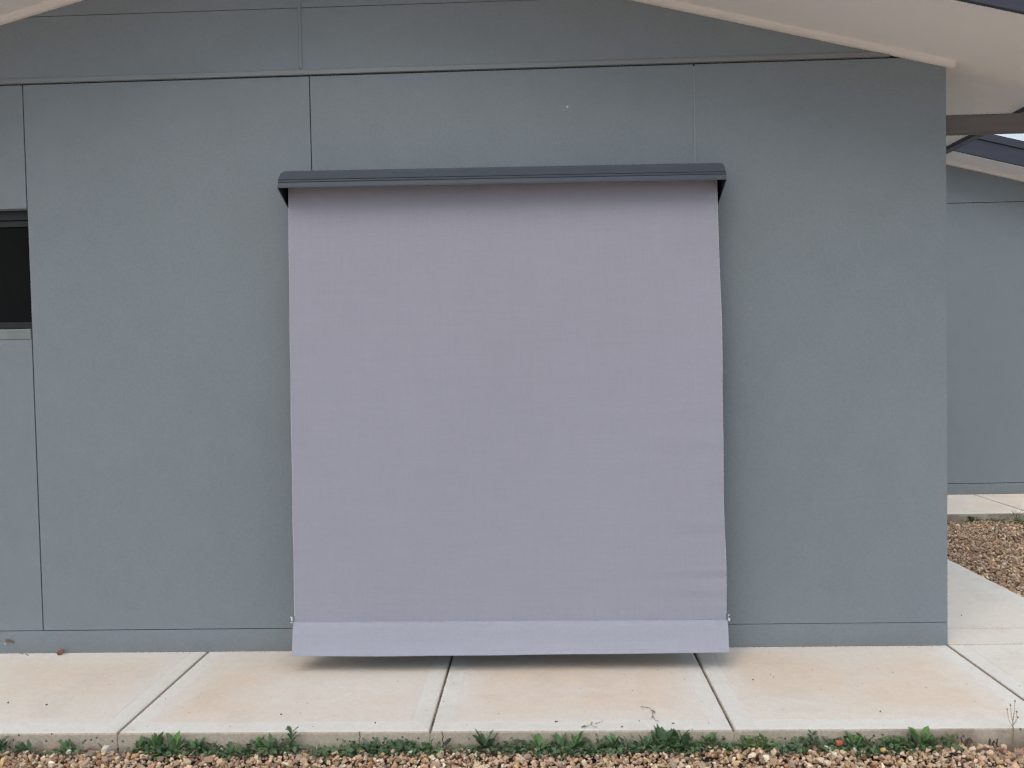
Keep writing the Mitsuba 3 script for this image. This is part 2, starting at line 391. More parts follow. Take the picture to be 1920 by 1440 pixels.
# the eave gutter along the right side: a small ogee trough with a fascia strip on its inner side
ze = rake(EAVE) + SOF
gp = [(EAVE, ze + 0.11), (EAVE, ze - 0.012), (EAVE + 0.006, ze - 0.018), (EAVE + 0.058, ze - 0.018), (EAVE + 0.07, ze - 0.006), (EAVE + 0.074, ze + 0.06), (EAVE + 0.082, ze + 0.07), (EAVE + 0.082, ze + 0.11)]
P('gutter', prism_y(gp, -OVER - 0.02, 3.72), 'fascia_steel')
# the beam that runs out from the corner, with the post that carries its far end
beam = P('beam', box(CORNER + 0.001, 3.70, 0.058, 0.103, 2.363, 2.449, 0.006), 'beam_paint', label='brown grey beam running right from the wall corner')
P('post', box(3.62, 3.70, 0.056, 0.105, -0.09, 2.361, 0.006), 'beam_paint')

# ------------------------------------------------------------------ the wing behind on the right
wing = thing('house_wing', 'grey rendered wing standing farther back beyond the right corner of the blind wall', 'house')
Q = lambda name, mesh, m, **k: obj(name, mesh, m, wing, **k)
YW = 4.14


def wrake(x):
    return 3.054 - 0.2560 * (x - 3.966)


WX0, WX1 = 2.056, 6.2
Q('plinth', box(WX0, WX1, YW, YW + 0.012, -0.004, 0.101, 0.001), 'wall_render')
Q('wall_panel', box(WX0, WX1, YW, YW + 0.012, 0.106, 2.698, 0.0012), 'wall_render')
Q('gable_panel', prism_y([(WX0, 2.7035), (5.33, 2.7035), (WX0, wrake(WX0) + 0.012)], YW, YW + 0.012), 'wall_render')
Q('wall_backing', prism_y([(WX0 + 0.002, 0.004), (WX1, 0.004), (WX1, wrake(WX1)), (WX0 + 0.002, wrake(WX0))], YW + 0.013, YW + 0.06), 'joint_gap')


def wslope(x0, x1, y0, y1, lo, hi):
    return prism_y([(x0, wrake(x0) + lo), (x1, wrake(x1) + lo), (x1, wrake(x1) + hi), (x0, wrake(x0) + hi)], y0, y1)


Q('soffit', wslope(WX0, 6.6, YW - 0.336, YW + 0.6, SOF, SOF + 0.009), 'soffit_paint')
Q('roof', wslope(WX0, 6.6, YW - 0.33, YW + 5.0, SOF + 0.014, 0.21), 'roof_steel')
Q('barge_board', wslope(WX0, 6.6, YW - 0.36, YW - 0.338, SOF - 0.004, 0.168), 'fascia_steel')
Q('barge_capping', wslope(WX0, 6.6, YW - 0.374, YW - 0.30, 0.170, 0.236), 'fascia_steel')
Q('soffit_trim', wslope(WX0, 6.3, YW - 0.028, YW - 0.0005, -0.0005, SOF - 0.001), 'trim_paint')

# ------------------------------------------------------------------ the paths of cast concrete slabs
path = key_for('path')
labels[path] = {'label': 'pale concrete path of large slabs with tooled edges along the house walls', 'kind': 'structure'}


def slab(x0, x1, y0, y1, border=(1, 1, 1, 1), g=0.004):
    """A slab with rounded arrises and a shallow tooled groove around its trowelled middle. border: left, right, front, back."""
    x0, x1, y0, y1 = x0 + g, x1 - g, y0, y1 - g
    rings = [(0.0, -0.125), (0.0, -0.009), (0.0025, -0.0032), (0.009, 0.0), (0.072, 0.0), (0.076, -0.0013), (0.081, 0.0003)]
    v = []
    for ins, z in rings:
        s = [ins if (b or ins < 0.02) else 0.02 + ins * 0.02 for b in border]
        v += [(x0 + s[0], y0 + s[2], z), (x1 - s[1], y0 + s[2], z), (x1 - s[1], y1 - s[3], z), (x0 + s[0], y1 - s[3], z)]
    f = []
    for r in range(len(rings) - 1):
        for k in range(4):
            a, b = 4 * r + k, 4 * r + (k + 1) % 4
            f += [[a, b, b + 4], [a, b + 4, a + 4]]
    e = 4 * (len(rings) - 1)
    f += [[e, e + 1, e + 2], [e, e + 2, e + 3]]
    return trimesh.Trimesh(np.array(v), np.array(f), process=False)


S = lambda *a, **k: obj('slab', slab(*a, **k), 'concrete', path)
edges = (-3.74,) + JX
for x0, x1 in zip(edges[:-1], edges[1:]):
    S(x0, x1, PATH_FRONT, 0.011, border=(1, 1, 1, 0))
S(2.055, PATH_END, PATH_FRONT, 0.022, border=(1, 1, 1, 0))
# the joints are cut into the top only: below, the front face runs through
for xj in JX[:-1] + (2.055,):
    obj('joint_filling', box(xj - 0.0045, xj + 0.0045, PATH_FRONT + 0.0045, PATH_FRONT + 0.03, -0.124, -0.016), 'concrete', path)
S(2.055, PATH_END, 0.022, 0.252, border=(0, 1, 0, 0), g=0.002)
S(2.055, PATH_END, 0.252, 1.62, border=(0, 1, 0, 1), g=0.002)
S(2.055, PATH_END, 1.62, 3.2, border=(0, 1, 1, 0))
for x0, x1 in ((2.06, 3.06), (3.06, 4.205), (4.205, 5.35), (5.35, 6.2)):
    S(x0, x1, 3.205, YW + 0.011, border=(1, 1, 1, 0))
obj('joint_filling', trimesh.util.concatenate([box(-3.73, PATH_END - 0.01, PATH_FRONT + 0.012, 0.01, -0.11, -0.011), box(2.058, PATH_END - 0.01, 0.012, 3.21, -0.11, -0.011), box(2.07, 6.19, 3.215, YW + 0.01, -0.11, -0.011)]), 'joint_dirt', path)

# ------------------------------------------------------------------ the blind
blind = thing('outdoor_blind', 'lavender grey outdoor roller blind pulled down from a dark steel hood', 'blind')
B = lambda name, mesh, m, **k: obj(name, mesh, m, blind, **k)
HL, HR = -0.9535, 1.0145


def tilt(m, a=0.0080):
    """The hood was fixed a little out of level: its left end 16 mm above its right."""
    v = np.array(m.vertices)
    v[:, 2] -= a * (v[:, 0] - 0.03)
    return trimesh.Trimesh(v, m.faces, process=False)


lip = 2.1370
outer = [(-0.001, 2.2430), (-0.088, 2.2350), (-0.122, 2.2245), (-0.150, 2.2135), (-0.162, 2.2075), (-0.1895, 2.1800), (-0.1935, 2.1785), (-0.1935, 2.1755), (-0.1905, 2.1740), (-0.1940, 2.1685),
         (-0.1975, 2.1670), (-0.1975, 2.1640), (-0.1945, 2.1625), (-0.1995, 2.1440), (-0.2030, 2.1410), (-0.2035, lip)]
inner = [(y + 0.004, z - 0.003) for y, z in outer[::-1]]
inner[0] = (-0.200, lip)
inner[-1] = (-0.001, 2.239)
B('hood', tilt(prism_x(outer + inner, HL, HR)), 'hood_steel')
plate = outer + [(-0.199, 2.1340), (-0.001, 2.0560)]
plate = [(y * 0.995 if z > 2.145 else y, z - 0.0015) for y, z in plate]
for x0 in (HL - 0.0035, HR + 0.0005):
    B('end_plate', tilt(prism_x(plate, x0, x0 + 0.003)), 'hood_steel')
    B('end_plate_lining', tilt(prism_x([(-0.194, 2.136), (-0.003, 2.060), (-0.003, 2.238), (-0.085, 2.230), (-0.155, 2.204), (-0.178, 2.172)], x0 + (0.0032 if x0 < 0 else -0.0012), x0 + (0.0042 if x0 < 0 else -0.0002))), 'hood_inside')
rl = trimesh.creation.cylinder(radius=0.034, height=1.944, sections=28)
rl.apply_transform(trimesh.transformations.rotation_matrix(np.pi / 2, [0, 1, 0]))
rl.apply_translation([0.0295, -0.0705, 2.188])
B('roller', tilt(rl), 'blind_fabric', smooth=40)
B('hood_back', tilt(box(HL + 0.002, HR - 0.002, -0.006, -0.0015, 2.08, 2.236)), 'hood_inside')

# the cloth: hangs from the roller out to the bottom rail, with faint pulls at its right edge
NX, NZ = 110, 150
FL, FR = -0.9355, 0.9955
zt, zb = 2.205, 0.196
s = np.linspace(0, 1, NZ)
u = np.linspace(0, 1, NX)
U, S2 = np.meshgrid(u, s, indexing='ij')
right = FR + 0.0022 * np.sin(S2 * 23.0) * S2 + 0.0022 * np.sin(np.pi * S2) - 0.004 * np.sin(np.pi * S2) * np.cos(S2 * 9)
left = FL - 0.0015 * np.sin(np.pi * S2) + 0.0008 * np.sin(S2 * 31)
Xc = left + (right - left) * U
Zc = zt + (zb - zt) * S2 - (0.0085 / 1.93) * (Xc - 0.03) * (1 - 0.45 * S2)
Yc = -0.1040 - 0.0965 * S2 - 0.006 * np.sin(np.pi * S2) + 0.0025 * np.sin(U * 5.0 + 1.0) * np.sin(np.pi * S2)
# wrinkles: short level pulls near the right edge, broad soft swells elsewhere
for zc, amp, wd in ((0.55, 0.0014, 0.045), (0.62, 0.0012, 0.03), (0.71, 0.0012, 0.035), (0.80, 0.0016, 0.03), (0.90, 0.0022, 0.018), (0.945, 0.0014, 0.02), (0.35, 0.0009, 0.05)):
    Yc += 1.5 * amp * np.exp(-((S2 - zc - 0.012 * (1 - U)) / wd) ** 2) * np.clip((U - 0.68) / 0.32, 0, 1) ** 1.5 * np.sin((S2 - zc) / wd * 3.0)
Yc += 0.0016 * (meshkit.fbm(np.stack([U * 3, S2 * 4, 0 * U], -1), 3, 5) - 0.5) * np.sin(np.pi * np.clip(S2, 0, 1))
cur = np.clip((S2 - 0.0) / 0.02, 0, 1)
front = np.stack([Xc, Yc, Zc], -1).reshape(-1, 3)
back = front + [0, 0.0012, 0]
f = grid_faces(NX, NZ)
rim = np.concatenate([np.arange(NZ), np.arange(1, NX) * NZ + NZ - 1, (NX - 1) * NZ + np.arange(NZ - 2, -1, -1), np.arange(NX - 2, 0, -1) * NZ])
nn = len(front)
rf = []
for a, b in zip(rim, np.roll(rim, -1)):
    rf += [[a, b, b + nn], [a, b + nn, a + nn]]
cloth = trimesh.Trimesh(np.vstack([front, back]), np.vstack([f, f[:, ::-1] + nn, rf]), process=False)
cloth.fix_normals()
B('cloth', cloth, 'blind_fabric', smooth=40)
ev = np.array([[x, y, z] for k in range(0, NZ, 3) for x, y, z in [front[k]]])
B('selvage', tube(ev + [-0.0008, 0.0002, 0], 0.0013, 0.0013, 5), 'selvage', label='thin pale left edge of the blind cloth')
ev = np.array([front[(NX - 1) * NZ + k] for k in range(0, NZ, 3)])
B('selvage', tube(ev + [0.0006, 0.0002, 0], 0.0009, 0.0009, 5), 'selvage')
# the bottom valance: cloth wrapped over the rail, bulging forward, hem just off the path
prof = [(-0.2005, 0.1965), (-0.207, 0.1985), (-0.215, 0.1970), (-0.223, 0.191), (-0.232, 0.179), (-0.241, 0.165), (-0.249, 0.148), (-0.257, 0.131), (-0.266, 0.116), (-0.277, 0.103), (-0.290, 0.0915), (-0.304, 0.0825)]
M = 60
ux = np.linspace(0, 1, M)
pv = []
for uu in ux:
    for k, (y, z) in enumerate(prof):
        t = k / (len(prof) - 1)
        x0 = -0.9385 - 0.0050 * math.sin(np.pi * t) * 0.6 + 0.0120 * t
        x1 = 0.9980 + 0.002 * math.sin(np.pi * t) - 0.0130 * t
        sag = 0.004 * (1 - abs(2 * uu - 1) ** 4) * t
        pv.append((x0 + (x1 - x0) * uu, y + 0.002 * math.sin(uu * 9 + 2) * t + 0.0015 * math.sin(uu * 23) * t * t, z - (0.0085 - 0.011 * t) / 1.94 * (x0 + (x1 - x0) * uu) * 1.0 - sag))
pv = np.array(pv)
k = len(prof)
f = grid_faces(M, k)
pb = pv + [0, 0.0018, 0]
rim = np.concatenate([np.arange(k), np.arange(1, M) * k + k - 1, (M - 1) * k + np.arange(k - 2, -1, -1), np.arange(M - 2, 0, -1) * k])
rf = []
for a, b in zip(rim, np.roll(rim, -1)):
    rf += [[a, b, b + len(pv)], [a, b + len(pv), a + len(pv)]]
val = trimesh.Trimesh(np.vstack([pv, pb]), np.vstack([f, f[:, ::-1] + len(pv), rf]), process=False)
val.fix_normals()
B('valance', val, 'valance_fabric', smooth=45, label='paler wrapped bottom flap of the blind')
rail = trimesh.creation.cylinder(radius=0.013, height=1.92, sections=16)
rail.apply_transform(trimesh.transformations.rotation_matrix(np.pi / 2, [0, 1, 0]))
rail.apply_translation([0.03, -0.205, 0.178])
B('bottom_rail', rail, 'hood_steel', smooth=40)
hem = [pv[i * k + k - 1] for i in range(M)]
B('hem', tube(np.array(hem) + [0, 0.0008, 0.001], 0.0020, 0.0020, 6), 'valance_fabric')
for side, xe, ze_ in ((-1, -0.9405, 0.2025), (1, 0.9995, 0.1935)):
    r2 = random.Random(3 + side)
    bits = []
    for j in range(6):
        p0 = np.array([xe + side * 0.003, -0.208 - 0.006 * r2.random(), ze_ + 0.022 * r2.random() - 0.002])
        pts = [p0]
        for q in range(4):
            pts.append(pts[-1] + np.array([side * 0.004 * r2.random() - 0.001 * side, -0.002 * r2.random(), 0.009 * (r2.random() - 0.45)]))
        bits.append(tube(pts, 0.0021, 0.0011, 5))
    B('frayed_thread', trimesh.util.concatenate(bits), 'white_thread', label='frayed white threads at the %s end of the bottom flap' % ('left' if side < 0 else 'right'))

# ------------------------------------------------------------------ gravel
PAL = np.array([(0.46, 0.34, 0.25), (0.36, 0.25, 0.185), (0.54, 0.43, 0.33), (0.30, 0.195, 0.145), (0.42, 0.27, 0.195), (0.60, 0.50, 0.40), (0.48, 0.34, 0.19),
                (0.26, 0.21, 0.18), (0.20, 0.135, 0.105), (0.66, 0.59, 0.51), (0.36, 0.19, 0.135), (0.40, 0.30, 0.25), (0.50, 0.37, 0.29)])
PAL = np.minimum(PAL * np.array((1.27, 1.22, 1.11)), 0.8)
PW = np.array([14, 12, 10, 10, 10, 6, 5, 5, 4, 3, 4, 9, 9], float)
PW /= PW.sum()
VARS = []
for i in range(14):
    while True:
        a = rng.normal(size=(11 + i % 4, 3))
        a /= np.linalg.norm(a, axis=1, keepdims=True)
        a *= rng.uniform(0.82, 1.08, (len(a), 1))
        h = trimesh.convex.convex_hull(a)
        if len(h.vertices) >= 9:
            break
    VARS.append((np.array(h.vertices), np.array(h.faces)))


def surf(x, y):
    p = np.stack([np.asarray(x, float) * 3.0, np.asarray(y, float) * 3.0, 0 * np.asarray(x, float)], -1)
    return -0.064 + 0.026 * (meshkit.fbm(p, 3, 9) - 0.5)


def stones(xy, sizes, lift):
    vs, fs, cs, off = [], [], [], 0
    n = len(xy)
    cols = PAL[rng.choice(len(PAL), n, p=PW)] * rng.uniform(0.66, 1.15, (n, 1)) * rng.uniform(0.95, 1.05, (n, 3))
    zs = surf(xy[:, 0], xy[:, 1])
    for i in range(n):
        v, f = VARS[rng.integers(len(VARS))]
        sc = sizes[i] * rng.uniform(0.62, 1.2, 3)
        sc[2] *= 0.78
        q = rng.normal(size=4)
        q /= np.linalg.norm(q)
        R = trimesh.transformations.quaternion_matrix(q)[:3, :3]
        tiltm = trimesh.transformations.euler_matrix(*(rng.normal(0, 0.45, 2)), rng.uniform(0, 6.28))[:3, :3]
        w = (v @ R.T * sc) @ tiltm.T + [xy[i, 0], xy[i, 1], zs[i] + lift[i]]
        vs.append(w)
        fs.append(f + off)
        cs.append(np.repeat(cols[i][None] , len(v), 0) * rng.uniform(0.9, 1.08, (len(v), 1)))
        off += len(v)
    return trimesh.Trimesh(np.vstack(vs), np.vstack(fs), process=False), np.vstack(cs)


def scatter(x0, x1, y0, y1, step, keep=None):
    nx, ny = int((x1 - x0) / step), int((y1 - y0) / step)
    X, Y = np.meshgrid(x0 + (np.arange(nx) + 0.5) * step, y0 + (np.arange(ny) + 0.5) * step, indexing='ij')
    p = np.stack([X.ravel(), Y.ravel()], -1) + rng.uniform(-0.55, 0.55, (nx * ny, 2)) * step
    return p[keep(p)] if keep is not None else p


def edge_keep(p):
    d = PATH_FRONT - p[:, 1]
    bare = meshkit.fbm(np.stack([p[:, 0] * 5, p[:, 1] * 5, 0 * p[:, 0]], -1), 3, 21)
    return (d > 0.012) & ~((d < 0.055) & (bare > 0.50))


parts = []
a = scatter(-3.4, 3.6, -1.42, PATH_FRONT, 0.0152, edge_keep)
parts.append(stones(a, rng.gamma(9, 0.0088 / 9, len(a)).clip(0.005, 0.017), rng.uniform(-0.004, 0.006, len(a))))
a = scatter(-3.4, 3.6, -1.42, PATH_FRONT - 0.02, 0.027)
parts.append(stones(a, rng.gamma(7, 0.0108 / 7, len(a)).clip(0.006, 0.021), rng.uniform(0.004, 0.013, len(a))))
a = scatter(-3.4, 3.6, -1.95, -1.42, 0.028)
parts.append(stones(a, rng.uniform(0.011, 0.017, len(a)), rng.uniform(-0.003, 0.006, len(a))))
a = scatter(PATH_END + 0.01, 4.6, 0.2, 3.19, 0.0205)
parts.append(stones(a, rng.gamma(9, 0.0118 / 9, len(a)).clip(0.006, 0.020), rng.uniform(-0.003, 0.008, len(a))))
a = scatter(PATH_END + 0.01, 4.6, 0.2, 3.19, 0.045)
parts.append(stones(a, rng.gamma(9, 0.0128 / 9, len(a)).clip(0.007, 0.021), rng.uniform(0.005, 0.013, len(a))))
a = scatter(PATH_END + 0.01, 4.6, -1.42, 0.2, 0.028)
a = a[(a[:, 0] > 3.6) | (a[:, 1] > PATH_FRONT)]
parts.append(stones(a, rng.uniform(0.011, 0.017, len(a)), rng.uniform(-0.003, 0.006, len(a))))
off, vs, fs, cs = 0, [], [], []
for m, c in parts:
    vs.append(m.vertices); fs.append(m.faces + off); cs.append(c); off += len(m.vertices)
gravel = obj('gravel', trimesh.Trimesh(np.vstack(vs), np.vstack(fs), process=False), 'gravel_stone', color=np.vstack(cs))
tag(gravel, label='loose tan and pinkish gravel covering the ground beside the concrete paths', category='gravel', kind='stuff')


# ------------------------------------------------------------------ single stones, leaves and twigs
def rock(c, size, rot, seed, smooth=False):
    r = np.random.default_rng(seed)
    a = r.normal(size=(26, 3))
    a /= np.linalg.norm(a, axis=1, keepdims=True)
    a *= r.uniform(0.9, 1.05, (len(a), 1))
    h = trimesh.convex.convex_hull(a).subdivide()
    v = np.array(h.vertices)
    v *= 1 + 0.06 * (meshkit.noise(v * 3 + seed, 2)[:, None] - 0.5)
    v = v * np.array(size)
    R = trimesh.transformations.euler_matrix(*rot)[:3, :3]
    return trimesh.Trimesh(v @ R.T + np.array(c), h.faces, process=False)


def lone(name, mesh, m, label, cat, smooth=50):
    k = obj(name, mesh, m, smooth=smooth)
    return tag(k, label=label, category=cat)


lone('pebble', rock((-2.118, -0.026, 0.013), (0.019, 0.014, 0.013), (0.2, -0.35, 0.3), 3), 'pebble_red', 'reddish brown pebble lying on the path against the foot of the wall at far left', 'stone')
lone('pebble', rock((-1.437, -0.925, -0.046), (0.023, 0.019, 0.020), (0.3, 0.2, 0.5), 5), 'pale_stone', 'large whitish stone in the gravel below the leftmost slab joint', 'stone')
lone('pebble', rock((1.247, -0.912, -0.042), (0.018, 0.013, 0.013), (0.1, 0.25, 0.2), 8), 'brick_chip', 'orange red brick chip among the weeds against the path edge', 'stone')
lone('pebble', rock((-0.178, -0.905, -0.036), (0.026, 0.008, 0.0075), (0.0, -0.75, 0.3), 11), 'dark_stone', 'dark elongated stone leaning on the path edge below the blind', 'stone')
lone('pebble', rock((1.386, -0.955, -0.048), (0.013, 0.011, 0.011), (0.3, 0.1, 0.7), 14), 'yellow_stone', 'yellow stone in the gravel below the right part of the path edge', 'stone')


def leaf_mesh(L, W, base, az, elev, droop, lobes=0, seed=0, fold=0.25, twist=0.0):
    """A leaf as a curved, folded strip: az its heading, elev its rise at the base (radians), droop how far it bends over."""
    r = random.Random(seed)
    n = 9
    pts, p, e = [], np.array(base, float), elev
    h = np.array([math.cos(az), math.sin(az), 0.0])
    out = []
    for i in range(n):
        t = i / (n - 1)
        w = W * (0.22 + 0.78 * math.sin(math.pi / 2 * min(1.0, t / 0.62)) ** 1.3 if t < 0.62 else max(0.02, 1 - ((t - 0.62) / 0.38) ** 2.6))
        if lobes and 0.2 < t < 0.95:
            w *= 1 + 0.20 * math.cos(lobes * math.pi * 2 * t + r.random() * 0.8)
        d = h * math.cos(e) + np.array([0, 0, 1]) * math.sin(e)
        upv = -h * math.sin(e) + np.array([0, 0, 1]) * math.cos(e)
        side = np.cross(d, upv)
        tw = twist * t
        sd = side * math.cos(tw) + upv * math.sin(tw)
        up2 = upv * math.cos(tw) - side * math.sin(tw)
        for sgn in (-1, -0.5, 0, 0.5, 1):
            out.append(p + sd * (w * 0.5 * sgn) + up2 * (abs(sgn) * w * 0.5 * fold))
        p = p + d * (L / (n - 1))
        e -= droop / (n - 1)
    return np.array(out), grid_faces(n, 5)


def leaf(L, W, base, az, elev, droop, **k):
    v, f = leaf_mesh(L, W, base, az, elev, droop, **k)
    return trimesh.Trimesh(v, f, process=False)


GROUP = 'weeds along the path edge'


def weed(x, y, kind, size, hue, label, n=None, seed=None):
    """One plant. kind: rosette (upright toothed leaves), tuft (grass), low (flat small leaves), sprig (few leaves on a stem)."""
    seed = int(abs(x) * 1000) + len(labels) if seed is None else seed
    r = random.Random(seed)
    z = float(surf(np.array([x]), np.array([y]))[0]) + 0.006
    size *= {'rosette': 1.12, 'sprig': 0.95}.get(kind, 1.1)
    y_edge = (PATH_FRONT if y < 0 else 3.2) - 0.008
    n = n and int(n * 2.0 + 0.5)
    k = thing('weed', label, 'weed', GROUP)
    hues = hue if isinstance(hue, tuple) else (hue,)
    if kind == 'rosette':
        n = n or 8
        for i in range(n):
            tall = i < max(1, n // 3)
            az = r.choice((0.0, math.pi)) + r.uniform(-0.9, 0.9) - (0.5 if r.random() < 0.4 else 0)
            L = size * (r.uniform(0.85, 1.1) if tall else r.uniform(0.42, 0.85))
            el = r.uniform(1.1, 1.45) if tall else r.uniform(0.3, 1.15)
            sp = size * (0.16 if tall else 0.34)
            bx, by = x + r.uniform(-sp, sp), min(y + r.uniform(-0.010, 0.006), y_edge)
            if math.sin(az) > 0.15:
                el = max(el, 1.25)
            obj('leaf', leaf(L, L * r.uniform(0.22, 0.38), (bx, by, z - 0.004), az, el, r.uniform(0.1, 0.8), lobes=r.choice((0, 0, 3, 4)), seed=r.randrange(9999), twist=r.uniform(-0.9, 0.9)),
                'leaf_' + r.choice(hues), k, smooth=True)
    elif kind == 'low':
        n = n or 9
        for i in range(n):
            az = r.uniform(0, 2 * math.pi)
            rad = size * r.uniform(0.1, 0.9)
            bx, by = x + rad * math.cos(az), y + rad * 0.45 * math.sin(az)
            by = min(by, y_edge)
            L = min(size * r.uniform(0.35, 0.6), 0.028)
            bz = float(surf(np.array([bx]), np.array([by]))[0]) + 0.009
            obj('leaf', leaf(L, L * r.uniform(0.5, 0.75), (bx, by, bz), r.uniform(0, 6.28), r.uniform(0.2, 0.9), r.uniform(0.3, 1.0), seed=r.randrange(9999)), 'leaf_' + r.choice(hues), k, smooth=True)
    elif kind == 'tuft':
        n = n or 12
        for i in range(n):
            az = r.uniform(0, 2 * math.pi)
            L = size * r.uniform(0.6, 1.15)
            obj('blade', leaf(L, 0.0032, (x + r.uniform(-.008, .008), y + r.uniform(-.006, .004), z), az if math.sin(az) < 0.3 else -az, r.uniform(0.6, 1.35), r.uniform(0.4, 1.5), seed=i), 'leaf_' + r.choice(hues), k, smooth=True)
    elif kind == 'sprig':
        n = n or 6
        lean = r.uniform(-0.25, 0.25)
        top = np.array([x + lean * size, y - 0.004, z + size])
        pts = [np.array([x, y, z]) * (1 - t) + top * t + np.array([0.006 * math.sin(3 * t), 0, 0]) for t in np.linspace(0, 1, 6)]
        obj('stem', tube(pts, 0.0016, 0.0009, 5), 'leaf_' + hues[0], k, smooth=40)
        for i in range(n):
            t = (i + 1) / n
            b = np.array([x, y, z]) * (1 - t) + top * t + np.array([0.006 * math.sin(3 * t), 0, 0])
            L = size * r.uniform(0.35, 0.55)
            az = math.pi * (i % 2) + r.uniform(-0.9, 0.5)
            obj('leaf', leaf(L, L * r.uniform(0.32, 0.48), b, az, r.uniform(0.5, 1.2), r.uniform(0.2, 0.9), seed=r.randrange(9999)), 'leaf_' + r.choice(hues), k, smooth=True)
    return k


